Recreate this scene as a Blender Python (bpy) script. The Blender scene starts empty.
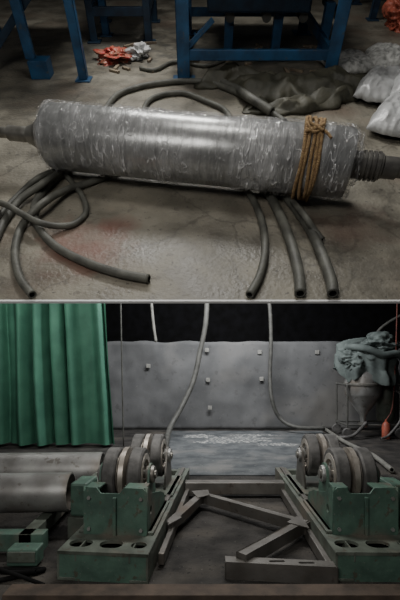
import bpy, bmesh, math, random
from mathutils import Vector, Matrix, noise
random.seed(4)
H=1.3; F=400.0; HZ=370.0; D1=2.2
C=Vector((0,0,H))
SL=1.3
k=math.sqrt(1+SL*SL)
AX=Vector((1,0,0)); AY=Vector((0,1/k,SL/k)); AZ=Vector((0,-SL/k,1/k))
O=Vector((0,D1,H+0.175*D1))
MU=Matrix(((AX.x,AY.x,AZ.x,O.x),(AX.y,AY.y,AZ.y,O.y),(AX.z,AY.z,AZ.z,O.z),(0,0,0,1)))
MUI=MU.inverted()
def ray(px,py): return Vector(((px-200)/F,1,(HZ-py)/F))
def U(px,py,h=0.0):
    c=MUI@C; d=MUI.to_3x3()@ray(px,py)
    t=(h-c.z)/d.z
    return c+d*t
def G(px,py,h=0.0):
    d=ray(px,py); t=(h-H)/d.z
    return C+d*t
def D(px,py,Y):
    return C+ray(px,py)*Y
# ---------------- materials
def mat(name,c1,c2=None,rough=0.6,metal=0.0,scale=6,bump=0.0,bscale=40,coat=0,rough2=None,contrast=(0.35,0.65),c3=None,stretch=None,detail=8,stains_and_shade=None,specks=None,cracks=None):
    m=bpy.data.materials.new(name); m.use_nodes=True
    nt=m.node_tree; b=nt.nodes['Principled BSDF']
    tc=nt.nodes.new('ShaderNodeTexCoord')
    mp=nt.nodes.new('ShaderNodeMapping'); nt.links.new(tc.outputs['Object'],mp.inputs[0])
    if stretch: mp.inputs['Scale'].default_value=stretch
    n=nt.nodes.new('ShaderNodeTexNoise'); n.inputs['Scale'].default_value=scale; n.inputs['Detail'].default_value=detail
    nt.links.new(mp.outputs[0],n.inputs['Vector'])
    r=nt.nodes.new('ShaderNodeValToRGB'); r.color_ramp.elements[0].position=contrast[0]; r.color_ramp.elements[1].position=contrast[1]
    c2=c2 or tuple(x*0.7 for x in c1)
    r.color_ramp.elements[0].color=(*c2,1); r.color_ramp.elements[1].color=(*c1,1)
    nt.links.new(n.outputs[0],r.inputs[0])
    out=r.outputs[0]
    if c3:
        n3=nt.nodes.new('ShaderNodeTexNoise'); n3.inputs['Scale'].default_value=scale*0.37; n3.inputs['Detail'].default_value=10
        nt.links.new(mp.outputs[0],n3.inputs['Vector'])
        r3=nt.nodes.new('ShaderNodeValToRGB'); r3.color_ramp.elements[0].position=0.52; r3.color_ramp.elements[1].position=0.66
        nt.links.new(n3.outputs[0],r3.inputs[0])
        mx=nt.nodes.new('ShaderNodeMixRGB'); nt.links.new(r3.outputs[0],mx.inputs[0]); nt.links.new(out,mx.inputs[1]); mx.inputs[2].default_value=(*c3,1)
        out=mx.outputs[0]
    for (sc,th,col,amt) in (specks or []):
        ns=nt.nodes.new('ShaderNodeTexNoise'); ns.inputs['Scale'].default_value=sc; ns.inputs['Detail'].default_value=4; ns.inputs['Roughness'].default_value=.6
        nt.links.new(tc.outputs['Object'],ns.inputs['Vector'])
        mr=nt.nodes.new('ShaderNodeMapRange'); nt.links.new(ns.outputs[0],mr.inputs[0]); mr.inputs[1].default_value=th; mr.inputs[2].default_value=th+.05; mr.inputs[3].default_value=0; mr.inputs[4].default_value=amt
        mx=nt.nodes.new('ShaderNodeMixRGB'); nt.links.new(mr.outputs[0],mx.inputs[0]); nt.links.new(out,mx.inputs[1]); mx.inputs[2].default_value=(*col,1); out=mx.outputs[0]
    if cracks:
        sc,w,amt=cracks
        ds=nt.nodes.new('ShaderNodeTexNoise'); ds.inputs['Scale'].default_value=3; ds.inputs['Detail'].default_value=6; nt.links.new(tc.outputs['Object'],ds.inputs['Vector'])
        mxv=nt.nodes.new('ShaderNodeMixRGB'); mxv.inputs[0].default_value=.25; nt.links.new(tc.outputs['Object'],mxv.inputs[1]); nt.links.new(ds.outputs['Color'],mxv.inputs[2])
        vo=nt.nodes.new('ShaderNodeTexVoronoi'); vo.feature='DISTANCE_TO_EDGE'; vo.inputs['Scale'].default_value=sc; nt.links.new(mxv.outputs[0],vo.inputs['Vector'])
        mr=nt.nodes.new('ShaderNodeMapRange'); nt.links.new(vo.outputs['Distance'],mr.inputs[0]); mr.inputs[1].default_value=0; mr.inputs[2].default_value=w; mr.inputs[3].default_value=amt; mr.inputs[4].default_value=0
        mx=nt.nodes.new('ShaderNodeMixRGB'); nt.links.new(mr.outputs[0],mx.inputs[0]); nt.links.new(out,mx.inputs[1]); mx.inputs[2].default_value=(c2[0]*.4,c2[1]*.4,c2[2]*.4,1); out=mx.outputs[0]
    for (pos,rad,col,amt) in (stains_and_shade or []):
        ns=nt.nodes.new('ShaderNodeTexNoise'); ns.inputs['Scale'].default_value=6; ns.inputs['Detail'].default_value=10
        nt.links.new(tc.outputs['Object'],ns.inputs['Vector'])
        dn=nt.nodes.new('ShaderNodeVectorMath'); dn.operation='DISTANCE'; nt.links.new(tc.outputs['Object'],dn.inputs[0]); dn.inputs[1].default_value=pos
        ad=nt.nodes.new('ShaderNodeMath'); ad.operation='MULTIPLY_ADD'; nt.links.new(ns.outputs[0],ad.inputs[0]); ad.inputs[1].default_value=rad*2.4; nt.links.new(dn.outputs['Value'],ad.inputs[2])
        mr=nt.nodes.new('ShaderNodeMapRange'); nt.links.new(ad.outputs[0],mr.inputs[0]); mr.inputs[1].default_value=rad*1.3; mr.inputs[2].default_value=rad*2.1; mr.inputs[3].default_value=amt; mr.inputs[4].default_value=0
        mx=nt.nodes.new('ShaderNodeMixRGB'); nt.links.new(mr.outputs[0],mx.inputs[0]); nt.links.new(out,mx.inputs[1]); mx.inputs[2].default_value=(*col,1); out=mx.outputs[0]
    nt.links.new(out,b.inputs['Base Color'])
    b.inputs['Roughness'].default_value=rough; b.inputs['Metallic'].default_value=metal
    if rough>.85: b.inputs['Specular IOR Level'].default_value=.1
    if rough2 is not None:
        mr=nt.nodes.new('ShaderNodeMapRange'); mr.inputs[3].default_value=rough2; mr.inputs[4].default_value=rough
        nt.links.new(n.outputs[0],mr.inputs[0]); mr.inputs[1].default_value=.35; mr.inputs[2].default_value=.65
        nt.links.new(mr.outputs[0],b.inputs['Roughness'])
    if coat: b.inputs['Coat Weight'].default_value=coat; b.inputs['Coat Roughness'].default_value=.12
    if bump:
        n2=nt.nodes.new('ShaderNodeTexNoise'); n2.inputs['Scale'].default_value=bscale; n2.inputs['Detail'].default_value=6
        nt.links.new(mp.outputs[0],n2.inputs['Vector'])
        bp=nt.nodes.new('ShaderNodeBump'); bp.inputs['Strength'].default_value=bump; bp.inputs['Distance'].default_value=.02
        nt.links.new(n2.outputs[0],bp.inputs['Height']); nt.links.new(bp.outputs[0],b.inputs['Normal'])
    return m
M={}
def us(px,py): 
    v=U(px,py); return (v.x,v.y,0)
st=[(us(85,246),.36,(.18,.075,.055),.7),(us(120,225),.18,(.17,.08,.06),.55),(us(215,250),.30,(.075,.068,.055),.6),(us(350,225),.35,(.13,.085,.065),.55),(us(130,200),.30,(.25,.225,.175),.5),(us(370,275),.35,(.075,.068,.055),.6),(us(60,95),.8,(.07,.067,.058),.6),(us(190,285),.25,(.09,.08,.065),.6),(us(250,55),1.3,(.045,.045,.04),.7),(us(110,45),1.3,(.05,.05,.045),.7),(us(300,150),.5,(.08,.075,.065),.5),(us(15,280),.3,(.08,.07,.058),.5)]  # real stains, plus large dark patches painting the shade under the workbenches
M['ufloor']=mat('worn_concrete',(.225,.207,.165),(.12,.11,.088),.62,scale=3.2,bump=.35,bscale=34,rough2=.40,c3=(.16,.13,.10),contrast=(.36,.62),stains_and_shade=st,detail=14,specks=[(26,.62,(.05,.045,.04),.7),(48,.66,(.30,.29,.26),.5),(9,.60,(.09,.08,.065),.6)],cracks=(.9,.008,.5))
M['lfloor']=mat('dark_dusty_floor',(.065,.061,.057),(.03,.029,.028),.88,scale=4,bump=.5,bscale=40,c3=(.095,.086,.075),detail=14,specks=[(24,.62,(.02,.02,.02),.8),(50,.66,(.2,.19,.17),.5)])
M['plate']=mat('dusty_lit_floor',(.135,.143,.147),(.075,.082,.087),.9,scale=4,bump=.3,bscale=60,detail=14,c3=(.18,.18,.175),specks=[(18,.62,(.26,.26,.25),.35),(30,.64,(.05,.055,.06),.6)])  # dusty floor, its paler bluish colour painting the lit zone at the back
M['powder']=mat('white_powder',(.42,.42,.40),(.13,.14,.143),.95,scale=20,bump=.3,detail=14,contrast=(.46,.62))
M['blue']=mat('blue_paint',(.02,.09,.20),(.012,.045,.10),.5,scale=8,bump=.05,specks=[(14,.62,(.08,.08,.07),.6)])
M['blued']=mat('dark_blue_paint',(.012,.04,.08),(.008,.02,.04),.6,scale=8)
M['green']=mat('green_paint',(.09,.165,.125),(.055,.10,.078),.55,scale=9,bump=.1,c3=(.13,.125,.10),specks=[(16,.60,(.08,.07,.05),.8),(40,.64,(.2,.2,.17),.5)])
M['greend']=mat('dirty_green_steel',(.125,.145,.12),(.07,.08,.065),.55,scale=9,bump=.1,c3=(.14,.125,.10),specks=[(16,.60,(.07,.06,.045),.8)])
M['curtain']=mat('green_curtain_cloth',(.07,.215,.142),(.045,.15,.10),.75,scale=3,bump=.1,bscale=200)
M['steel']=mat('grey_steel',(.38,.38,.37),(.22,.215,.205),.45,.5,scale=5,bump=.05,bscale=80,c3=(.22,.19,.16),detail=12,specks=[(12,.62,(.12,.10,.08),.6)])
M['beam']=mat('grey_brown_steel_beam',(.20,.19,.175),(.12,.112,.10),.45,.5,scale=5,bump=.08,bscale=70,c3=(.15,.12,.095),detail=12,specks=[(14,.63,(.07,.055,.045),.6)])
M['rust']=mat('rusty_steel',(.11,.08,.06),(.055,.042,.033),.75,.2,scale=8,bump=.2)
M['rubber']=mat('worn_rubber',(.14,.135,.13),(.07,.068,.065),.6,scale=14,bump=.15)
M['bright']=mat('polished_rim',(.64,.59,.53),(.40,.36,.31),.4,.6,scale=12)
M['hose']=mat('dusty_rubber_hose',(.115,.115,.097),(.055,.055,.047),.6,scale=10,bump=.15,bscale=90)
M['hosed']=mat('grey_hose',(.10,.10,.09),(.06,.06,.055),.6,scale=10)
M['black']=mat('unlit_black',(.006,.006,.007),(.003,.003,.003),.9,scale=5)  # near-black colour puts the darkness of the unlit background into the surface
M['void']=mat('black_rubber_bore_shade',(.01,.01,.01),(.005,.005,.005),.9)  # shade of tube bores and deck slots put into colour; also black cable
M['panel']=mat('grey_backdrop_panel',(.145,.147,.148),(.088,.09,.092),.8,scale=1.5,bump=.2,bscale=8,c3=(.175,.17,.16),detail=14,specks=[(7,.60,(.08,.08,.08),.5),(22,.64,(.22,.21,.19),.3)])
M['white']=mat('white_paint',(.8,.8,.8),(.7,.7,.7),.6)
M['label']=mat('pale_pad',(.30,.295,.275),(.2,.2,.18),.7,scale=20)
M['tarp']=mat('olive_tarpaulin',(.07,.066,.045),(.03,.03,.02),.6,scale=6,bump=.4,bscale=18)
M['cloth']=mat('grey_green_cover_cloth',(.14,.17,.16),(.075,.092,.088),.8,scale=5,bump=.25,bscale=14)
M['bag']=mat('white_plastic_sack',(.55,.56,.56),(.30,.30,.30),.32,scale=5,bump=.3,bscale=12)
M['bag2']=mat('printed_woven_sack',(.48,.48,.46),(.20,.20,.19),.5,scale=20,bump=.3,bscale=26,specks=[(12,.60,(.08,.08,.08),.7)])
M['red']=mat('red_plastic',(.45,.05,.04),(.30,.16,.10),.4,scale=14,bump=.3)
M['orange']=mat('orange_sack',(.42,.10,.06),(.25,.07,.045),.5,scale=10)
M['cable']=mat('red_brown_cable',(.22,.06,.04),(.1,.035,.03),.6,scale=10)
M['rope']=mat('jute_rope',(.46,.31,.15),(.26,.16,.08),.85,scale=60,bump=.8,bscale=160)
M['pipe']=mat('pale_pipe',(.24,.235,.21),(.14,.14,.125),.5,scale=8)
M['wood']=mat('wood_scrap',(.25,.2,.14),(.14,.11,.08),.8,scale=10)
M['coreM']=mat('roller_steel',(.44,.445,.44),(.29,.295,.29),.28,.7,scale=3,stretch=(3,3,14),bump=.04)
M['shaft']=mat('machined_shaft',(.34,.33,.30),(.18,.17,.15),.38,.7,scale=12)
M['thread']=mat('dark_shaft',(.17,.165,.15),(.09,.085,.08),.42,.5,scale=12)
def film():
    m=bpy.data.materials.new('clear_stretch_film'); m.use_nodes=True; nt=m.node_tree
    b=nt.nodes['Principled BSDF']
    tc=nt.nodes.new('ShaderNodeTexCoord')
    def nz(scale,rot,sc,typ=None,det=5,dist=1.0):
        mp=nt.nodes.new('ShaderNodeMapping'); nt.links.new(tc.outputs['Object'],mp.inputs[0]); mp.inputs['Scale'].default_value=sc; mp.inputs['Rotation'].default_value=rot
        n=nt.nodes.new('ShaderNodeTexNoise'); n.inputs['Scale'].default_value=scale; n.inputs['Detail'].default_value=det; n.inputs['Distortion'].default_value=dist
        nt.links.new(mp.outputs[0],n.inputs['Vector']); return n
    def line(n,w):
        s=nt.nodes.new('ShaderNodeMath'); s.operation='SUBTRACT'; nt.links.new(n.outputs[0],s.inputs[0]); s.inputs[1].default_value=.5
        a=nt.nodes.new('ShaderNodeMath'); a.operation='ABSOLUTE'; nt.links.new(s.outputs[0],a.inputs[0])
        r=nt.nodes.new('ShaderNodeMapRange'); nt.links.new(a.outputs[0],r.inputs[0]); r.inputs[1].default_value=0; r.inputs[2].default_value=w; r.inputs[3].default_value=1; r.inputs[4].default_value=0
        return r
    l1=line(nz(2.2,(.2,.1,0),(1,1,7),det=2,dist=.2),.014)
    l2=line(nz(2.6,(-.5,.3,0),(1,1,5.0),det=2,dist=.3),.012)
    l3=line(nz(3.4,(.7,-.4,0),(1,1,4.0),det=3,dist=.4),.012)
    big=nz(2.2,(.1,.3,0),(1,1,1.8),det=10,dist=.8)
    rb=nt.nodes.new('ShaderNodeMapRange'); nt.links.new(big.outputs[0],rb.inputs[0]); rb.inputs[1].default_value=.44; rb.inputs[2].default_value=.66; rb.inputs[3].default_value=.06; rb.inputs[4].default_value=.42
    mxx=nt.nodes.new('ShaderNodeMath'); mxx.operation='MAXIMUM'; nt.links.new(l1.outputs[0],mxx.inputs[0]); nt.links.new(l2.outputs[0],mxx.inputs[1])
    mx2=nt.nodes.new('ShaderNodeMath'); mx2.operation='MAXIMUM'; nt.links.new(mxx.outputs[0],mx2.inputs[0]); nt.links.new(l3.outputs[0],mx2.inputs[1])
    md=nt.nodes.new('ShaderNodeMath'); md.operation='MULTIPLY'; nt.links.new(mx2.outputs[0],md.inputs[0])
    mk=nz(1.6,(0,.5,0),(1,1,1),det=4,dist=.5); mr=nt.nodes.new('ShaderNodeMapRange'); nt.links.new(mk.outputs[0],mr.inputs[0]); mr.inputs[1].default_value=.40; mr.inputs[2].default_value=.58; mr.inputs[3].default_value=.15; mr.inputs[4].default_value=.8
    nt.links.new(mr.outputs[0],md.inputs[1])
    sc=nt.nodes.new('ShaderNodeMath'); sc.operation='ADD'; nt.links.new(md.outputs[0],sc.inputs[0]); nt.links.new(rb.outputs[0],sc.inputs[1])
    nt.links.new(sc.outputs[0],b.inputs['Alpha'])
    b.inputs['Base Color'].default_value=(.80,.80,.81,1); b.inputs['Roughness'].default_value=.10
    cr=nz(8,(.3,.2,0),(1,1,2.6),det=4,dist=1.2)
    hh=nt.nodes.new('ShaderNodeMath'); hh.operation='MULTIPLY_ADD'; nt.links.new(mx2.outputs[0],hh.inputs[0]); hh.inputs[1].default_value=.25; nt.links.new(cr.outputs[0],hh.inputs[2])
    bp=nt.nodes.new('ShaderNodeBump'); bp.inputs['Strength'].default_value=.85; bp.inputs['Distance'].default_value=.03
    nt.links.new(hh.outputs[0],bp.inputs['Height']); nt.links.new(bp.outputs[0],b.inputs['Normal'])
    nt.links.new(bp.outputs[0],b.inputs['Coat Normal'])
    b.inputs['Coat Weight'].default_value=1; b.inputs['Coat Roughness'].default_value=.07
    return m
M['film']=film()
# ---------------- geometry helpers
def link(o,parent=None,mx=None):
    bpy.context.scene.collection.objects.link(o)
    if parent is not None: o.parent=parent
    if mx is not None: o.matrix_world=mx
    return o
def from_bm(name,bm,m,parent=None,mx=None,smooth=False):
    me=bpy.data.meshes.new(name); bmesh.ops.recalc_face_normals(bm,faces=bm.faces[:]); bm.to_mesh(me); bm.free()
    for mm in (m if isinstance(m,(list,tuple)) else [m]): me.materials.append(mm)
    if smooth:
        for p in me.polygons: p.use_smooth=True
    return link(bpy.data.objects.new(name,me),parent,mx)
def empty(name,loc=(0,0,0),mx=None,rotz=0):
    e=bpy.data.objects.new(name,None); bpy.context.scene.collection.objects.link(e)
    e.empty_display_size=.1
    if mx is not None: e.matrix_world=mx
    else: e.location=loc; e.rotation_euler=(0,0,rotz)
    return e
def bevel(bm,w,seg=2):
    if w>0: bmesh.ops.bevel(bm,geom=bm.edges[:],offset=w,segments=seg,affect='EDGES',profile=.5)
def box(name,lo,hi,m,parent=None,mx=None,bev=.004):
    bm=bmesh.new(); bmesh.ops.create_cube(bm,size=1)
    for v in bm.verts:
        v.co=Vector([(lo[i]+hi[i])/2+v.co[i]*(hi[i]-lo[i]) for i in range(3)])
    bevel(bm,bev)
    return from_bm(name,bm,m,parent,mx)
def beam(name,p,q,w,h,m,parent=None,mx=None,bev=.006,wall=None):
    p=Vector(p);q=Vector(q);d=q-p;L=d.length
    up=Vector((0,0,1)) if abs(d.normalized().z)<.95 else Vector((0,1,0))
    y=d.normalized(); x=y.cross(up).normalized(); z=x.cross(y)
    bm=bmesh.new(); bmesh.ops.create_cube(bm,size=1)
    for v in bm.verts:
        c=v.co.copy(); v.co=(p+q)/2+x*c.x*w+y*c.y*L+z*c.z*h
    bevel(bm,bev)
    return from_bm(name,bm,m,parent,mx)
def frame_of(p,q):
    z=(Vector(q)-Vector(p)).normalized(); a=Vector((0,0,1)) if abs(z.z)<.9 else Vector((1,0,0))
    x=a.cross(z).normalized(); y=z.cross(x)
    m=Matrix((x,y,z)).transposed().to_4x4(); m.translation=Vector(p); return m
def lathe(name,prof,m,mtx=None,parent=None,mx=None,seg=40,smooth=True,fn=None,close=False):
    bm=bmesh.new(); rings=[]
    for (r,z) in prof:
        ring=[]
        for i in range(seg):
            a=2*math.pi*i/seg; rr=r
            if fn: rr=r+fn(r,a,z)
            ring.append(bm.verts.new((rr*math.cos(a),rr*math.sin(a),z)))
        rings.append(ring)
    n=len(rings)
    for j in range(n-1 if not close else n):
        A=rings[j];B=rings[(j+1)%n]
        for i in range(seg): bm.faces.new((A[i],A[(i+1)%seg],B[(i+1)%seg],B[i]))
    if not close:
        for rg in (rings[0],rings[-1]): bm.faces.new(rg)
    if mtx is not None: bmesh.ops.transform(bm,matrix=mtx,verts=bm.verts)
    o=from_bm(name,bm,m,parent,mx,smooth)
    if smooth:
        mod=o.modifiers.new('es','EDGE_SPLIT'); mod.split_angle=math.radians(35)
    return o
def catmull(P,n=10):
    P=[Vector(p) for p in P]; P=[2*P[0]-P[1]]+P+[2*P[-1]-P[-2]]; out=[]
    for i in range(1,len(P)-2):
        for s in range(n):
            t=s/n; a,b,c,d=P[i-1:i+3]
            out.append(.5*((2*b)+(c-a)*t+(2*a-5*b+4*c-d)*t*t+(3*b-a-3*c+d)*t**3))
    out.append(P[-2]); return out
def tube(name,P,r,m,parent=None,mx=None,seg=12,n=10,closed=False,hollow=True,raw=False):
    pts=P if raw else catmull(P,n); bm=bmesh.new(); rings=[]; up=Vector((0.03,0.02,1)).normalized(); N=len(pts)
    prevx=None
    for i,p in enumerate(pts):
        if closed: t=(pts[(i+1)%N]-pts[i-1]).normalized()
        else: t=(pts[min(i+1,N-1)]-pts[max(i-1,0)]).normalized()
        if prevx is None: x=t.cross(up).normalized() if abs(t.dot(up))<.98 else t.cross(Vector((1,0,0))).normalized()
        else: x=(prevx-t*prevx.dot(t)).normalized()
        prevx=x; y=x.cross(t)
        rings.append([bm.verts.new(p+(x*math.cos(2*math.pi*j/seg)+y*math.sin(2*math.pi*j/seg))*r) for j in range(seg)])
    for j in range(N if closed else N-1):
        A=rings[j];B=rings[(j+1)%N]
        for i in range(seg): bm.faces.new((A[i],A[(i+1)%seg],B[(i+1)%seg],B[i]))
    mats=[m,M['void']]
    if not closed:
        for ring,e in ((rings[0],0),(rings[-1],1)):
            c=sum((v.co for v in ring),Vector())/seg
            t=(pts[1]-pts[0]).normalized() if e==0 else (pts[-2]-pts[-1]).normalized()
            if hollow:
                inner=[bm.verts.new(c+(v.co-c)*.62) for v in ring]; deep=[bm.verts.new(v.co+t*r*1.5) for v in inner]
                for i in range(seg):
                    bm.faces.new((ring[i],ring[(i+1)%seg],inner[(i+1)%seg],inner[i]))
                    f=bm.faces.new((inner[i],inner[(i+1)%seg],deep[(i+1)%seg],deep[i])); f.material_index=1
                f=bm.faces.new(deep); f.material_index=1
            else: bm.faces.new(ring)
    return from_bm(name,bm,mats,parent,mx,True)
def plate(name,outline,holes,th,m,mtx,parent=None,mx=None):
    cu=bpy.data.curves.new(name,'CURVE'); cu.dimensions='2D'; cu.fill_mode='BOTH'; cu.extrude=th/2
    for pl in [outline]+holes:
        s=cu.splines.new('POLY'); s.points.add(len(pl)-1)
        for i,p in enumerate(pl): s.points[i].co=(p[0],p[1],0,1)
        s.use_cyclic_u=True
    o=bpy.data.objects.new('tmp',cu); bpy.context.scene.collection.objects.link(o)
    bpy.context.view_layer.update()
    me=bpy.data.meshes.new_from_object(o.evaluated_get(bpy.context.evaluated_depsgraph_get()))
    bpy.data.objects.remove(o)
    me.name=name; me.materials.clear(); me.materials.append(m); me.transform(mtx)
    return link(bpy.data.objects.new(name,me),parent,mx)
def oval(cx,cy,w,h,n=20):
    out=[]
    r=min(w,h)/2
    for i in range(n):
        a=2*math.pi*i/n; x=math.cos(a)*r; y=math.sin(a)*r
        if w>h: x+=(w/2-r)*(1 if x>0 else -1)
        else: y+=(h/2-r)*(1 if y>0 else -1)
        out.append((cx+x,cy+y))
    return out
def circ(cx,cy,r,n=24): return [(cx+r*math.cos(2*math.pi*i/n),cy+r*math.sin(2*math.pi*i/n)) for i in range(n)]
def blob(name,c,s,m,parent=None,mx=None,amp=.25,fr=2.0,seed=0,flat=True,sub=5,rot=0,sharp=.35):
    bm=bmesh.new(); bmesh.ops.create_icosphere(bm,subdivisions=sub,radius=1)
    R=Matrix.Rotation(rot,3,'Z')
    for v in bm.verts:
        n=v.co.normalized(); q=n*fr+Vector((seed*7.1,seed*3.3,seed))
        d=noise.noise(q*.7)*amp - (abs(noise.noise(q*1.4)))*amp*sharp*2 - abs(noise.noise(q*3.1))*amp*sharp*.6
        p=n*(1+d)
        p.z=max(p.z,-.55) if flat else p.z
        p=Vector((p.x*s[0],p.y*s[1],p.z*s[2])); p=R@p
        v.co=Vector(c)+p
    return from_bm(name,bm,m,parent,mx,True)
def sack(name,px,py,L,W,T,m,rot,seed):
    # pillow shaped sack lying on the floor, pinched ends
    bm=bmesh.new(); n=40; g=[[],[]]
    base=U(px,py); cs,sn=math.cos(rot),math.sin(rot)
    for side in (0,1):
        for j in range(n+1):
            row=[]
            for i in range(n+1):
                u=i/n*2-1; v=j/n*2-1
                e=max(0,(1-u**4))**.5*max(0,(1-v**4))**.5
                nz=noise.noise(Vector((u*1.6+seed,v*1.6,side*3)))*.3-abs(noise.noise(Vector((u*3+seed,v*3,side+5))))*.35-abs(noise.noise(Vector((u*7+seed,v*6,side+2))))*.12
                th=T*e*(1+nz)
                z=(T*.95+th) if side else max(0.004,T*.95-th)
                edge=1+.06*noise.noise(Vector((u*3,v*3,seed)))
                x=u*L*edge*(1-.10*v*v); y=v*W*edge*(1-.12*u*u)
                if side==0 or e==0: pass
                row.append(bm.verts.new((base.x+x*cs-y*sn,base.y+x*sn+y*cs,z*(.55+.45*e)+.0)))
            g[side].append(row)
    for side in (0,1):
        for j in range(n):
            for i in range(n): bm.faces.new((g[side][j][i],g[side][j][i+1],g[side][j+1][i+1],g[side][j+1][i]))
    bmesh.ops.remove_doubles(bm,verts=bm.verts[:],dist=.0005)
    return from_bm(name,bm,M[m],None,MU,True)
# =================================================== LOWER ROOM
box('floor',(-5.2,-1.5,-.1),(5.2,9.9,0),M['lfloor'],bev=0)
box('wall_back',(-5.2,9.8,0),(5.2,9.95,4.2),M['black'],bev=0)
box('wall_left',(-5.35,-1.5,0),(-5.2,9.95,4.2),M['black'],bev=0)
box('wall_right',(5.2,-1.5,0),(5.35,9.95,4.2),M['black'],bev=0)
bk=empty('backdrop_partition',(0,8.75,0))
bm=bmesh.new(); nx,nz=90,24; W0,W1=-2.3,4.6; gr=[]
for j in range(nz+1):
    row=[]
    for i in range(nx+1):
        x=W0+(W1-W0)*i/nx; z=1.92*j/nz
        y=.07*noise.noise(Vector((x*1.3,z*1.1,3)))+.02*noise.noise(Vector((x*5,z*4,1)))
        row.append(bm.verts.new((x,y,z+ (.06*noise.noise(Vector((x*2,0,8))) if j==nz else 0))))
    gr.append(row)
for j in range(nz):
    for i in range(nx): bm.faces.new((gr[j][i],gr[j][i+1],gr[j+1][i+1],gr[j+1][i]))
o=from_bm('sheet',bm,M['panel'],bk,None,True); md=o.modifiers.new('s','SOLIDIFY'); md.thickness=.03; md.offset=1
for i,x in enumerate((-2.2,-1.0,.2,1.4,2.6,4.0)):
    box('stud_%d'%i,(x,.10,0),(x+.06,.16,1.85),M['black'],bk)
n=0
for px,py in ((148,366),(207,350),(260,352),(208,380),(262,379),(210,408),(318,352)):
    p=D(px,py,8.62); n+=1
    box('pad_%d'%n,(p.x-.045,-.09,p.z-.045),(p.x+.045,-.06,p.z+.045),M['label'],bk,bev=.01)
pl=[G(172,431.5),G(322,431.5),G(345,476),G(158,476)]
bm=bmesh.new(); vs=[bm.verts.new((p.x,p.y,.004)) for p in pl]; f=bm.faces.new(vs)
r=bmesh.ops.extrude_face_region(bm,geom=[f]); 
for v in [g for g in r['geom'] if isinstance(g,bmesh.types.BMVert)]: v.co.z=.015
from_bm('steel_floor_plate',bm,M['plate'])  # thin sheet added where the back floor is lit, brightness in its colour
bm=bmesh.new()
for pc,rx,ry,seed in ((G(238,440),.62,.35,2),(G(200,437),.3,.2,5),(G(276,445),.35,.14,9),(G(215,443),.4,.15,12),(G(255,436),.4,.15,15)):
    N=120; c=bm.verts.new((pc.x,pc.y,.024)); ring=[]
    for i in range(N):
        a=2*math.pi*i/N; q=Vector((math.cos(a)*2.5,math.sin(a)*2.5,seed)); rr=1+.5*noise.noise(q)+.4*noise.noise(q*3)+.25*noise.noise(q*8)
        ring.append(bm.verts.new((pc.x+rx*rr*math.cos(a),pc.y+ry*rr*math.sin(a),.0155)))
    for i in range(N): bm.faces.new((c,ring[i],ring[(i+1)%N]))
from_bm('spilled_powder',bm,M['powder'])
# curtain
cur=empty('green_curtain',(0,6.75,0))
bm=bmesh.new(); NX,NZ=280,30; gr=[]
for j in range(NZ+1):
    z=.05+2.95*j/NZ; row=[]
    for i in range(NX+1):
        u=i/NX; xr=-1.40-.20*(z/3)**.8; x=-3.9+(xr+3.9)*u
        amp=.12*(1-.2*z/3); ph=u*48+.8*noise.noise(Vector((u*4,z*.4,0)))+3.6*noise.noise(Vector((u*6,0,4)))
        s1=math.sin(ph)
        y=amp*(.6+.8*noise.noise(Vector((u*5,z*.3,11)))+.4)*(s1+.35*math.sin(ph*1.7+1))+.06*noise.noise(Vector((u*14,z*.8,7)))
        row.append(bm.verts.new((x+.03*math.cos(ph),y,z)))
    gr.append(row)
for j in range(NZ):
    for i in range(NX): bm.faces.new((gr[j][i],gr[j][i+1],gr[j+1][i+1],gr[j+1][i]))
from_bm('cloth',bm,M['curtain'],cur,None,True)
tube('rail',[(-4.6,0,3.04),(-3,0,3.04),(-1.2,0,3.04)],.025,M['pipe'],cur)
tube('rail_post',[(-4.5,0,0),(-4.5,0,1.5),(-4.5,0,3.04)],.03,M['pipe'],cur)
tube('edge_post',[(-1.30,.05,0),(-1.33,.05,1.5),(-1.36,.05,3.04)],.012,M['hosed'],cur)
tube('hanging_pipe',[D(150,285,8.3),D(153,320,8.3),D(156,342,8.3)],.03,M['pipe'])
tube('hanging_hose',[D(207,280,8.0),D(206,320,8.0),D(200,352,8.0),D(193,382,7.9),D(181,408,7.7),D(170,428,7.4),G(165,447,.05),G(160,456,.05)],.05,M['hosed'])
tube('hanging_hose',[D(266,280,8.4),D(270,310,8.4),D(271,345,8.4),D(270,375,8.4),D(272,400,8.3),D(280,418,8.3),D(296,427,8.1),D(325,428,8.0)],.04,M['hosed'])
tube('floor_pipe',[G(322,427,.05),G(345,442,.05),G(372,455,.05),G(392,470,.05)],.035,M['pipe'])
# covered hopper trolley
tr=empty('covered_flux_hopper_trolley',(3.3,7.9,0))
for i,(x,y) in enumerate(((-.5,-.3),(.5,-.3),(-.5,.3),(.5,.3))):
    tube('leg_%d'%i,[(x,y,.12),(x,y,.6),(x,y,1.05)],.018,M['hosed'],tr,hollow=False)
    lathe('wheel_%d'%i,[(.03,-.025),(.09,-.025),(.1,-.015),(.1,.015),(.09,.025),(.03,.025)],M['rubber'],frame_of((x,y,.1),(x,y+1,.1)),tr,seg=20)
for i,z in enumerate((.25,1.02)):
    for j,y in enumerate((-.3,.3)): tube('rail_%d%d'%(i,j),[(-.5,y,z),(0,y,z),(.5,y,z)],.018,M['hosed'],tr,hollow=False)
    for j,x in enumerate((-.5,.5)): tube('siderail_%d%d'%(i,j),[(x,-.3,z),(x,0,z),(x,.3,z)],.018,M['hosed'],tr,hollow=False)
lathe('hopper_cone',[(.05,.28),(.06,.42),(.32,.80),(.34,.84),(.34,1.2),(.30,1.28)],M['steel'],Matrix.Translation((-.14,-.14,0)),tr)
lathe('hopper_band',[(.35,1.0),(.36,1.01),(.36,1.04),(.35,1.05)],M['shaft'],Matrix.Translation((-.14,-.14,0)),tr)
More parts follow.
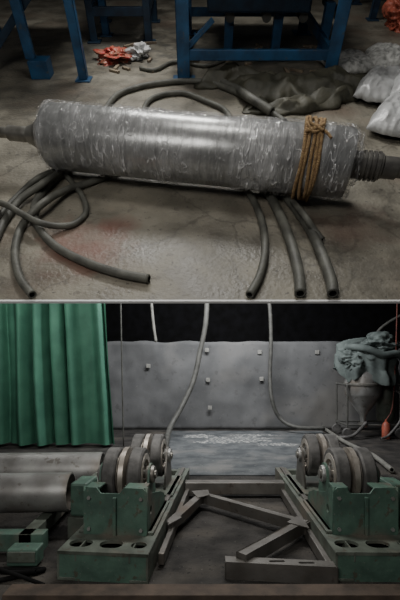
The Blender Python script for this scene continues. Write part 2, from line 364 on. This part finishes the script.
lathe('valve',[(.09,.2),(.09,.28),(.05,.28),(.05,.33)],M['shaft'],Matrix.Translation((-.14,-.14,0)),tr,seg=20)
lathe('tank',[(.14,.3),(.17,.36),(.17,1.0),(.1,1.08)],M['greend'],Matrix.Translation((.34,-.05,0)),tr)
bm=bmesh.new(); rings=[]; NS=160
for j in range(30):
    t=j/29; ring=[]
    for i in range(NS):
        a=2*math.pi*i/NS; ca,sa=math.cos(a),math.sin(a)
        fold=.09*t*t*math.sin(a*8+2.5*noise.noise(Vector((ca*2,sa*2,1))))+.05*t*math.sin(a*15+2)
        rad=(math.sin(min(t*2.2,1)*math.pi/2))*(1+.16*noise.noise(Vector((ca*1.5,sa*1.5,t*3))))+fold
        zz=1.82+.14*math.cos(a-2.6)-(t**1.6)*(.62+.35*noise.noise(Vector((ca*1.3,sa*1.3,5)))+.12*math.cos(a-3.4))-.18*abs(noise.noise(Vector((ca*2,sa*2,t*4))))
        ring.append(bm.verts.new((-.02+ca*.58*rad,sa*.46*rad,zz)))
    rings.append(ring)
for j in range(29):
    for i in range(NS): bm.faces.new((rings[j][i],rings[j][(i+1)%NS],rings[j+1][(i+1)%NS],rings[j+1][i]))
from_bm('cover_cloth',bm,M['cloth'],tr,None,True)
blob('cover_bundle',(.22,-.1,1.80),(.42,.30,.20),M['cloth'],tr,amp=.5,fr=2.0,seed=3,flat=False,sharp=.5)
blob('cover_bundle_b',(-.38,-.25,1.48),(.24,.2,.24),M['cloth'],tr,amp=.5,fr=2.0,seed=6,flat=False,sharp=.5)
tube('sleeve',[(-.5,-.2,1.75),(-.2,-.42,1.70),(.1,-.45,1.58),(.4,-.40,1.60),(.62,-.3,1.45)],.07,M['cloth'],tr)
tube('handle',[(.1,0,1.8),(.25,0,2.1),(.62,0,2.35),(1.0,0,2.5)],.03,M['hosed'],tr)
tube('hose_loop',[(-.14,-.3,.3),(-.45,-.45,.08),(-.7,-.40,.04),(-.8,-.2,.04),(-1.0,-.3,.04)],.03,M['rubber'],tr)
tube('hose_b',[(.34,-.2,.95),(.5,-.42,.8),(.42,-.5,.4),(.2,-.5,.1),(.0,-.6,.04)],.022,M['rubber'],tr)
gc=empty('red_gas_cylinder',G(386,439))
lathe('body',[(.06,0),(.075,.02),(.075,.26),(.045,.31),(.02,.33),(.02,.37)],M['orange'],None,gc,seg=24)
tube('line',[(.0,0,.35),(.12,0,.6),(.17,0,1.3),(.2,0,2.1),(.22,0,2.9)],.012,M['cable'],gc)
# ---------------- rotators
def wheelset(par,x,y,z,R,tag):
    A=frame_of((x,y,z),(x+1,y,z))
    for i,dx in enumerate((-.095,.095)):
        p=[(.07,dx-.035),(R*.62,dx-.035),(R*.64,dx-.05),(R*.93,dx-.05),(R,dx-.038),(R,dx+.038),(R*.93,dx+.05),(R*.64,dx+.05),(R*.62,dx+.035),(.07,dx+.035)]
        lathe('%s_tyre_%d'%(tag,i),[q for q in p if q[0]>=R*.62],M['rubber'],A,par,close=True,seg=48)
        lathe('%s_rim_%d'%(tag,i),[(.05,dx-.03),(R*.55,dx-.03),(R*.56,dx-.054),(R*.78,dx-.054),(R*.78,dx+.054),(R*.56,dx+.054),(R*.55,dx+.03),(.05,dx+.03)],M['bright'],A,par,seg=48)
        for k2 in range(6):
            a=k2*math.pi/3; c=Vector((x+dx,y+math.cos(a)*R*.38,z+math.sin(a)*R*.38))
            lathe('%s_bolt_%d%d'%(tag,i,k2),[(.014,-.045),(.014,.045)],M['steel'],frame_of(c,c+Vector((1,0,0))),par,seg=6,smooth=False)
    lathe('%s_axle'%tag,[(.032,-.23),(.032,.23)],M['shaft'],A,par,seg=20)
    lathe('%s_flange'%tag,[(.06,-.018),(R*1.01,-.018),(R*1.01,.018),(.06,.018)],M['bright'],A,par,seg=48)
def bearing_plate(par,x,y,z,tag,m):
    hh=z-.18
    out=[(-.19,0),(.19,0),(.14,hh*.6)]
    out+=[(.085*math.cos(a),hh+.085*math.sin(a)) for a in [i*math.pi/12 for i in range(0,13)]]
    out+=[(-.14,hh*.6)]
    T=Matrix(((0,0,1,x),(1,0,0,y),(0,1,0,.18),(0,0,0,1)))
    plate(tag+'_pedestal',out,[circ(0,hh,.028)],.016,m,T,par)
    A=frame_of((x,y,z),(x+1,y,z))
    lathe(tag+'_bearing',[(.034,-.03),(.062,-.03),(.066,-.02),(.066,.02),(.062,.03),(.034,.03)],M['steel'],A,par,seg=28,close=True)
def rotator(name,loc,rz,mir):
    e=empty(name,loc,rotz=rz)
    for i,x in enumerate((-.225,.225)):
        box('channel_web_%d'%i,(x-.055,0,0),(x+.055,2.15,.02),M['greend'],e)
        box('channel_top_%d'%i,(x-.055,.26,.165),(x+.055,2.15,.18),M['greend'],e)
        s=-1 if i==0 else 1
        box('channel_side_%d'%i,(x+s*.055-.008,0,0),(x+s*.055+.008,2.15,.18),M['greend'],e)
        box('channel_lip_%d'%i,(x-s*.055-.006,0,.12),(x-s*.055+.006,2.15,.18),M['greend'],e)
        box('slide_bar_%d'%i,(x-.02,.3,.18),(x+.02,2.1,.20),M['beam'],e)
    plate('front_deck',[(-.285,0),(.285,0),(.285,.26),(-.285,.26)],[oval(-.18,.12,.15,.11),oval(.02,.12,.15,.11),oval(.20,.12,.10,.09)],.02,M['greend'],Matrix.Translation((0,0,.172)),e)
    plate('front_plate',[(-.285,0),(.285,0),(.285,.165),(-.285,.165)],[],.018,M['green'],Matrix(((1,0,0,0),(0,0,1,.012),(0,1,0,0),(0,0,0,1))),e)
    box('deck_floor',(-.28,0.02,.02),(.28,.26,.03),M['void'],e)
    for i,y in enumerate((.85,1.6,2.1)):
        box('cross_tie_%d'%i,(-.17,y,.04),(.17,y+.08,.16),M['greend'],e)
    box('saddle',(-.26,.28,.18),(.26,.95,.20),M['greend'],e)
    box('saddle_b',(-.26,1.1,.18),(.26,1.75,.20),M['greend'],e)
    R=.20
    wx=-.02*mir
    wheelset(e,wx,.64,.50,R,'front_wheel')
    wheelset(e,wx,1.42,.48,R,'rear_wheel')
    for t,y,z in (('front',.64,.50),('rear',1.42,.48)):
        for j,x in enumerate((wx-.185,wx+.185)): bearing_plate(e,x,y,z,'%s_%d'%(t,j),M['green'] if t=='front' else M['beam'])
    Tf=lambda y:Matrix(((1,0,0,0),(0,0,1,y),(0,1,0,0),(0,0,0,1)))
    plate('housing_front',[(-.22,.18),(.22,.18),(.22,.47),(.19,.50),(.06,.50),(.03,.46),(-.10,.46),(-.13,.50),(-.19,.50),(-.22,.47)],[],.014,M['green'],Tf(.27),e)
    for j,x in enumerate((-.215,.215)):
        plate('housing_side_%d'%j,[(.27,.18),(.95,.18),(.90,.28),(.74,.34),(.44,.42),(.30,.50),(.27,.50)],[circ(.38,.32,.03)],.014,M['green'],Matrix(((0,0,1,x),(1,0,0,0),(0,1,0,0),(0,0,0,1))),e)
    box('housing_rib',(-.012,.24,.18),(.012,.275,.44),M['green'],e)
    box('cap_l',(-.21,.28,.485),(-.11,.40,.5),M['green'],e); box('cap_r',(.06,.28,.485),(.21,.40,.5),M['green'],e)
    for j,(x,z) in enumerate(((-.18,.22),(.18,.22),(-.18,.43),(.18,.43))):
        lathe('bolt_%d'%j,[(.013,0),(.013,.016)],M['steel'],frame_of((x,.265,z),(x,.2,z)),e,seg=6,smooth=False)
    box('gearbox',(-mir*.40-.07,.62,.16),(-mir*.40+.07,.86,.42),M['green'],e,bev=.02)
    lathe('motor',[(.03,0),(.075,.01),(.08,.03),(.08,.26),(.06,.3),(.02,.31)],M['greend'],frame_of((-mir*.40,.86,.31),(-mir*.40,1.8,.31)),e,seg=24)
    box('motor_foot',(-mir*.40-.08,.6,0),(-mir*.40+.08,1.15,.16),M['greend'],e)
    return e
rotator('welding_rotator',(-.60,2.45,0),-math.atan(.09),1)
rotator('welding_rotator',(1.12,2.45,0),-math.atan(.015),-1)
fr=empty('connecting_frame',(0,0,0))
beam('rear_beam',(-.15,4.1,.10),(.86,4.1,.10),.12,.12,M['beam'],fr)
beam('side_rail_l',(-.255,2.62,.06),(-.125,4.06,.06),.04,.08,M['beam'],fr)
beam('side_rail_r',(.810,2.52,.06),(.835,4.06,.06),.04,.08,M['beam'],fr)
beam('brace_1',(-.24,3.06,.10),(.03,3.82,.10),.07,.075,M['beam'],fr)
beam('brace_2',(-.03,3.82,.101),(.83,3.04,.101),.07,.075,M['beam'],fr)
beam('brace_3',(.81,3.10,.102),(.26,2.52,.102),.07,.075,M['beam'],fr)
for i,pts in enumerate(([(-.08,3.82),(.08,3.86),(.09,3.70),(-.02,3.62)],[(.80,3.2),(.80,2.92),(.66,3.04)],[(-.22,3.2),(-.24,2.98),(-.14,3.14)])):
    plate('gusset_%d'%i,pts,[],.008,M['beam'],Matrix.Translation((0,0,.142)),fr)
beam('front_beam_face',(.16,2.49,.05),(.83,2.42,.05),.012,.10,M['beam'],fr)
plate('front_beam_top',[(.16,2.49),(.83,2.42),(.83,2.50),(.16,2.57)],[oval(.48,2.498,.10,.025),oval(.66,2.478,.10,.025)],.012,M['beam'],Matrix.Translation((0,0,.10)),fr)
box('skid_beam',(-1.1,2.22,0),(1.5,2.34,.05),M['rust'])
sf=empty('steel_support_frame',(0,0,0))
for i,y in enumerate((2.75,3.95)): box('rail_%d'%i,(-2.6,y,.05),(-1.08,y+.1,.17),M['green'],sf)
for i,x in enumerate((-2.5,-1.9,-1.25)): box('cross_%d'%i,(x,2.75,.07),(x+.09,4.05,.17),M['greend'],sf)
for i,(x,y) in enumerate(((-2.5,2.78),(-1.2,2.78),(-2.5,3.98),(-1.2,3.98))): box('foot_%d'%i,(x-.06,y-.05,0),(x+.06,y+.05,.06),M['rust'],sf)
def pipe(name,p,q,R,th,m):
    L=(Vector(q)-Vector(p)).length
    lathe(name,[(R-th,0),(R,0),(R,L),(R-th,L)],m,frame_of(p,q),close=True,seg=64)
pipe('steel_pipe_section',(-2.9,3.78,.34),(-.94,3.86,.34),.165,.012,M['steel'])
pipe('steel_pipe_section',(-2.7,3.13,.325),(-1.03,3.20,.325),.152,.012,M['steel'])
bx=empty('junction_box',(-1.12,2.60,0))
box('body',(-.14,0,0.02),(.06,.12,.13),M['green'],bx,bev=.01); box('lid',(-.13,-.01,.05),(.05,0,.12),M['greend'],bx)
tube('power_cable',[(-1.5,2.55,.02),(-1.3,2.42,.02),(-1.1,2.5,.02),(-1.0,2.57,.02),(-1.15,2.56,.02),(-1.3,2.55,.03),(-1.2,2.48,.045),(-1.02,2.48,.05)],.014,M['void'])
tube('power_cable',[(-1.7,2.7,.02),(-1.45,2.6,.02),(-1.25,2.48,.065),(-1.0,2.42,.02),(-.93,2.38,.02)],.012,M['void'])

# =================================================== UPPER WORKSHOP FLOOR
bm=bmesh.new(); bmesh.ops.create_cube(bm,size=1)
for v in bm.verts: v.co=Vector((v.co.x*9.4,4.9+v.co.y*9.8,-.011+v.co.z*.022))
from_bm('floor',bm,M['ufloor'],None,MU)
box('trim_1',(-4.7,-.012,-.014),(4.7,0,.002),M['white'],None,MU,bev=0)
box('wall_back',(-4.7,9.8,0),(4.7,9.95,3.4),M['black'],None,MU,bev=0)
R=.212; HR=.027; LIFT=2*HR
pL=U(53,137,R+LIFT); pR=U(347,164,R+LIFT)
L=(pR-pL).length; RM=MU@frame_of(pL,pR)
rl=empty('film_wrapped_roller',mx=RM)
lathe('drum',[(R*.74,-.045),(R*.93,-.015),(R*.985,.02),(R*.985,L-.01),(R*.93,L+.01),(R*.5,L+.012)],M['coreM'],None,rl,RM,seg=72)
lathe('left_cone',[(.045,-.19),(.055,-.185),(.075,-.13),(.11,-.09),(R*.76,-.04),(R*.76,0)],M['shaft'],None,rl,RM)
lathe('left_shaft',[(.030,-.75),(.036,-.74),(.036,-.34),(.05,-.335),(.05,-.15)],M['shaft'],None,rl,RM)
pr=[(.095,L),(.095,L+.03),(.082,L+.035),(.082,L+.09)]
z=L+.09
for i in range(4): pr+=[(.090,z),(.090,z+.014),(.078,z+.018),(.078,z+.03)]; z+=.03
pr+=[(.066,z+.01),(.066,z+.10),(.056,z+.10),(.056,z+.5)]
lathe('right_shaft',pr,M['thread'],None,rl,RM)
def fz(r,a,z):
    q=Vector((math.cos(a)*1.1,math.sin(a)*1.1,z*4+a*.3))
    return .007*noise.noise(q*2)+.011*(1-2*abs(noise.noise(q*2.2)))*.5+.003*noise.noise(q*7)
N=170
prof=[(R*.50,-.065),(R*.74,-.058),(R*.93,-.03)]+[(R+.008,.0+(L)*i/N) for i in range(N+1)]+[(R*.95,L+.02),(R*.7,L+.03),(R*.5,L+.032)]
bmw=lathe('stretch_film',prof,M['film'],None,rl,RM,seg=140,fn=fz)
bmw.modifiers.clear()
blob('film_gather',(0,0,L+.03),(.17,.17,.05),M['film'],rl,RM,amp=.5,fr=3,seed=5,flat=False)
rp=empty('rope_binding',mx=RM)
def ropering(name,z0,tilt,ph):
    P=[]
    for i in range(96):
        a=2*math.pi*i/96; rr=R+.022+.004*math.sin(5*a+ph)
        P.append(Vector((rr*math.cos(a),rr*math.sin(a),z0+tilt*math.cos(a+ph)+.006*math.sin(3*a+ph))))
    for s in (0,math.pi):
        Q=[]
        K=96*5
        for i in range(K):
            f=i/K*96; i0=int(f)%96; i1=(i0+1)%96; p=P[i0].lerp(P[i1],f-int(f)); a=2*math.pi*i/K
            t=a*55+s; n=Vector((math.cos(a),math.sin(a),0))
            Q.append(p+n*.0055*math.cos(t)+Vector((0,0,1))*.0055*math.sin(t))
        tube(name+('_a' if s==0 else '_b'),Q,.0072,M['rope'],rp,RM,seg=6,closed=True,raw=True)
zc=L*.875
for i,(dz,tl,ph) in enumerate(((-.045,.006,0),(-.02,.010,1.2),(.004,.008,3.0),(.026,.010,4.0),(.05,.006,5.2))): ropering('coil_%d'%i,zc+dz,tl,ph)
Pk=[]
camL=RM.inverted()@C; ak=math.atan2(camL.y,camL.x); topd=(RM.inverted().to_3x3()@AZ); at=math.atan2(topd.y,topd.x)
am=at+ (ak-at)*.35
for i in range(14):
    a=am+.10*math.sin(i*2.4); Pk.append(Vector(((R+.045+.012*math.sin(i*1.9))*math.cos(a),(R+.045+.012*math.cos(i*1.3))*math.sin(a),zc+.05*math.sin(i*1.7))))
tube('knot',Pk,.009,M['rope'],rp,RM,n=6)
for t,sg in enumerate((1,-1)):
    Pk=[Vector(((R+.04)*math.cos(am+sg*.02*j*j),(R+.04-.004*j)*math.sin(am+sg*.02*j*j),zc+.03+ (.025*j if sg>0 else -.01*j))) for j in range(4)]
    tube('rope_tail_%d'%t,Pk,.009,M['rope'],rp,RM,n=6)
def hose(pts,r=HR,m='hose'):
    P=[]
    for p in pts:
        q=U(p[0],p[1],r+(p[2] if len(p)>2 else 0)); q.y=max(q.y,.015); P.append(q)
    tube('rubber_hose',P,r,M[m],None,MU)
e2=2*HR
hose([(149,279),(118,273),(85,262),(55,246),(38,226),(35,205),(48,185),(72,165),(92,140),(112,100),(135,88),(170,82),(205,82),(235,92),(262,106),(285,122)])
hose([(31,298),(20,278),(15,252),(22,226),(42,204,e2+.01),(66,190,.02),(92,182,0),(118,170),(134,150),(140,125),(150,100),(180,93),(205,101),(228,114),(236,150),(240,180),(252,198),(262,222),(265,250),(260,275),(250,298)],HR*.9)
hose([(-25,262),(-8,246),(4,222),(20,200,.02),(42,184,e2+.01),(62,170,.02),(80,150)],HR*.9)
hose([(-25,243),(-8,224),(8,206,.0),(24,190,.02),(40,177,.075),(66,166,.02),(90,150)],HR*.75)
hose([(70,286),(44,276,.0),(24,262,e2),(8,240,.01),(-8,232,.05),(-30,225)][:0] or [(60,168),(70,180,.0),(82,196,.0),(86,212,.0),(74,224,.0),(56,226,.02),(38,222,e2+.01),(22,214,e2+.01),(4,204,.07),(-20,200)],HR*.75)
hose([(250,150),(257,176),(270,196),(283,222),(293,250),(299,275),(301,297)],.032)
hose([(262,150),(272,178),(289,200),(308,226),(322,255),(331,280),(334,297)],.032)
hose([(275,160),(286,184),(292,200,.03),(304,215,.08),(314,230,.03),(322,240,.0)],HR*.8)
hose([(140,68),(155,70),(175,62),(205,66),(225,60)],.02)
hose([(212,74),(225,84),(238,90),(250,98,.05),(272,112)],.04)
def tarp(name,path,w,hh,m,seed):
    P=catmull(path,14); bm=bmesh.new(); rows=[]; NW=40; N=len(P)
    for i,p in enumerate(P):
        t=(P[min(i+1,N-1)]-P[max(i-1,0)]).normalized(); s=Vector((-t.y,t.x,0))
        ww=w*(.75+.5*noise.noise(Vector((i*.12,seed,0)))); row=[]
        for j in range(NW+1):
            u=j/NW*2-1
            q=p+s*u*ww
            rg=(1-abs(noise.noise(Vector((q.x*2.2+seed,q.y*6,seed+3)))*2.2))
            h=(1-u*u)**.5*(hh*(.6+.6*noise.noise(Vector((q.x*2,q.y*3,seed))))+.09*max(0,rg)+.03*noise.noise(Vector((q.x*9,q.y*9,1))))
            h*=min(1,i/5,(N-1-i)/5)
            row.append(bm.verts.new((q.x+.05*noise.noise(Vector((i*.3,u*2,5))),q.y+.06*noise.noise(Vector((i*.25,u*1,9))),max(.004,h))))
        rows.append(row)
    for i in range(N-1):
        for j in range(NW): bm.faces.new((rows[i][j],rows[i][j+1],rows[i+1][j+1],rows[i+1][j]))
    o=from_bm(name,bm,M[m],None,MU,True); md=o.modifiers.new('s','SOLIDIFY'); md.thickness=.004; md.offset=1
tarp('olive_tarpaulin',[U(208,78),U(240,86),U(275,94),U(305,96),U(335,90),U(362,84)],.34,.12,'tarp',1)
tarp('olive_tarpaulin',[U(245,108),U(275,112),U(320,106),U(350,98)],.15,.06,'tarp',4)
def table(name,x0,x1,y0,y1,h,low=.22,m='blue',w=.085,side=True):
    e=empty(name,mx=MU)
    for i,(x,y) in enumerate(((x0,y0),(x1,y0),(x0,y1),(x1,y1))):
        sx=1 if x==x0 else -1
        box('leg_%d_a'%i,(x-w/2,y-w*.4,0.012),(x+w/2,y-w*.4+.012,h),M[m],e,MU)
        box('leg_%d_b'%i,(x-w/2 if sx>0 else x+w/2-.012,y-w*.4,.012),(x-w/2+.012 if sx>0 else x+w/2,y+w*.6,h),M[m],e,MU)
        box('foot_%d'%i,(x-w*.9,y-w*.9,0),(x+w*.9,y+w*.9,.014),M[m],e,MU)
    for i,y in enumerate((y0,y1)):
        if low: beam('low_bar_%d'%i,(x0,y,low),(x1,y,low),.05,.09,M[m],e,MU)
        beam('top_bar_%d'%i,(x0,y,h-.05),(x1,y,h-.05),.05,.1,M[m],e,MU)
    for i,x in enumerate((x0,x1)):
        if side: beam('side_bar_%d'%i,(x,y0,low or .3),(x,y1,low or .3),.05,.09,M[m],e,MU)
        beam('side_top_%d'%i,(x,y0,h-.05),(x,y1,h-.05),.05,.1,M[m],e,MU)
    box('top',(x0-.12,y0-.12,h),(x1+.12,y1+.12,h+.03),M['blued'],e,MU)
    return e
a=U(184,80); b=U(325,76)
t=table('blue_steel_workbench',a.x,b.x,a.y,a.y+1.8,1.05,w=.13)
beam('gusset',(a.x,a.y,.24),(a.x+.3,a.y,.5),.03,.05,M['blue'],t,MU)
mc=empty('blue_conveyor_machine',mx=MU)
box('bed',(a.x+.25,a.y+.5,.45),(b.x-.2,a.y+1.5,.75),M['blued'],mc,MU,bev=.02)
for i in range(3):
    x=a.x+.45+i*.55; box('leg_%d'%i,(x,a.y+.7,0),(x+.1,a.y+.8,.5),M['blue'],mc,MU)
for i in range(4):
    x=a.x+.5+i*.4; lathe('roller_%d'%i,[(.05,0),(.05,.8)],M['hosed'],frame_of((x,a.y+.6,.40),(x,a.y+1.4,.40)),mc,MU,seg=16)
c=U(84,80); d=U(-20,80)
t=table('blue_steel_workbench',d.x-.3,c.x,c.y,c.y+1.7,1.05,low=None,w=.09,side=False)
c3=U(42,78)
bmc=box('cross_leg',(c3.x-.10,c3.y-.05,0),(c3.x+.10,c3.y+.15,.16),M['blue'],t,MU)
box('mid_leg',(c3.x-.13,c3.y+.02,.16),(c3.x-.03,c3.y+.08,1.05),M['blue'],t,MU)
beam('diag_brace',(c3.x-.6,c3.y+.1,.1),(c3.x+.1,c3.y+.2,.7),.05,.07,M['blued'],t,MU)
e1=U(122,42)
t=table('blue_steel_workbench',e1.x-.35,e1.x+.35,e1.y,e1.y+1.0,1.0,low=.3,m='blued',w=.09)
r1=U(372,20)
t=table('blue_steel_workbench',r1.x,r1.x+1.2,r1.y,r1.y+1.0,1.0,low=.3,m='blued',w=.09)
box('machine_cabinet',(-2.6,8.6,0),(-.9,9.4,1.6),M['blued'],None,MU,bev=.03)
box('machine_cabinet',(.2,8.6,0),(1.6,9.4,1.5),M['blued'],None,MU,bev=.03)
def pb(name,px,py,s,m,seed,amp=.55,rot=0,sharp=.5):
    p=U(px,py); blob(name,(p.x,p.y,s[2]*.55),s,M[m],None,MU,amp=amp,fr=2,seed=seed,rot=rot,sharp=sharp)
sack('woven_sack',347,68,.27,.30,.07,'bag2',.3,1)
sack('woven_sack',385,66,.25,.34,.09,'bag2',-.2,2)
sack('plastic_sack',378,94,.20,.40,.10,'bag',-.5,4)
sack('plastic_sack',396,124,.20,.42,.10,'bag',-.55,7)
sack('plastic_sack',408,98,.2,.42,.13,'bag',-.4,9)
pb('red_packaging',116,60,(.24,.22,.08),'red',5,amp=.9)
pb('plastic_bag',140,58,(.13,.16,.09),'bag',8,amp=.7)
pb('orange_sack',397,28,(.22,.3,.25),'orange',6)
bm=bmesh.new()
for i in range(40):
    px=random.choice([random.uniform(300,335),random.uniform(190,300),random.uniform(100,150)]); py=random.uniform(44,76)
    p=U(px,py); a=random.random()*3; l=random.uniform(.03,.1); cs=math.cos(a); sn=math.sin(a)
    r=bmesh.ops.create_cube(bm,size=1)
    for v in r['verts']:
        q=Vector((v.co.x*l*2,v.co.y*.035,v.co.z*.02+.012)); v.co=Vector((p.x+q.x*cs-q.y*sn,p.y+q.x*sn+q.y*cs,q.z))
from_bm('wood_scraps',bm,M['wood'],None,MU)
# =================================================== LIGHTS
def area(name,loc,target,sx,sy,power,col):
    l=bpy.data.lights.new(name,'AREA'); l.shape='RECTANGLE'; l.size=sx; l.size_y=sy; l.energy=power; l.color=col
    o=bpy.data.objects.new(name,l); bpy.context.scene.collection.objects.link(o)
    o.location=loc; o.rotation_euler=(Vector(target)-Vector(loc)).to_track_quat('-Z','Y').to_euler(); return o
def up(x,y,z): return MU@Vector((x,y,z))
area('window_light',up(-.4,4.6,3.3),up(-.1,1.3,0),2.0,.5,165,(1,.985,.94))
area('upper_fill',up(.2,1.8,3.4),up(0,1.9,0),1.4,.6,32,(1,.975,.92))  # added weak fill over the upper floor, no actual fitting
area('bay_lamp_and_fill',(.4,6.6,3.6),(.4,8.3,.8),2.4,.8,200,(.98,.985,1))
area('bay_lamp_and_fill',(-2.6,5.0,2.9),(-2.6,6.75,1.4),1.2,.4,28,(1,.99,.95))  # added to brighten the curtain, no such lamp in the bay
area('bay_lamp_and_fill',(0,3.4,2.55),(0,4.2,0),1.6,.25,50,(1,.98,.94))
area('bay_lamp_and_fill',(-1.2,-.8,2.6),(0,4,.3),1.6,1.0,52,(1,.97,.92))  # added fill from behind the camera, not a bay fitting
w=bpy.data.worlds.new('world'); bpy.context.scene.world=w; w.use_nodes=True
w.node_tree.nodes['Background'].inputs[0].default_value=(.65,.67,.7,1); w.node_tree.nodes['Background'].inputs[1].default_value=.055
cam=bpy.data.cameras.new('camera'); co=bpy.data.objects.new('camera',cam); bpy.context.scene.collection.objects.link(co)
co.location=C; co.rotation_euler=(math.pi/2,0,0); cam.sensor_fit='HORIZONTAL'; cam.sensor_width=36; cam.lens=36; cam.shift_y=(HZ-300)/400
bpy.context.scene.camera=co
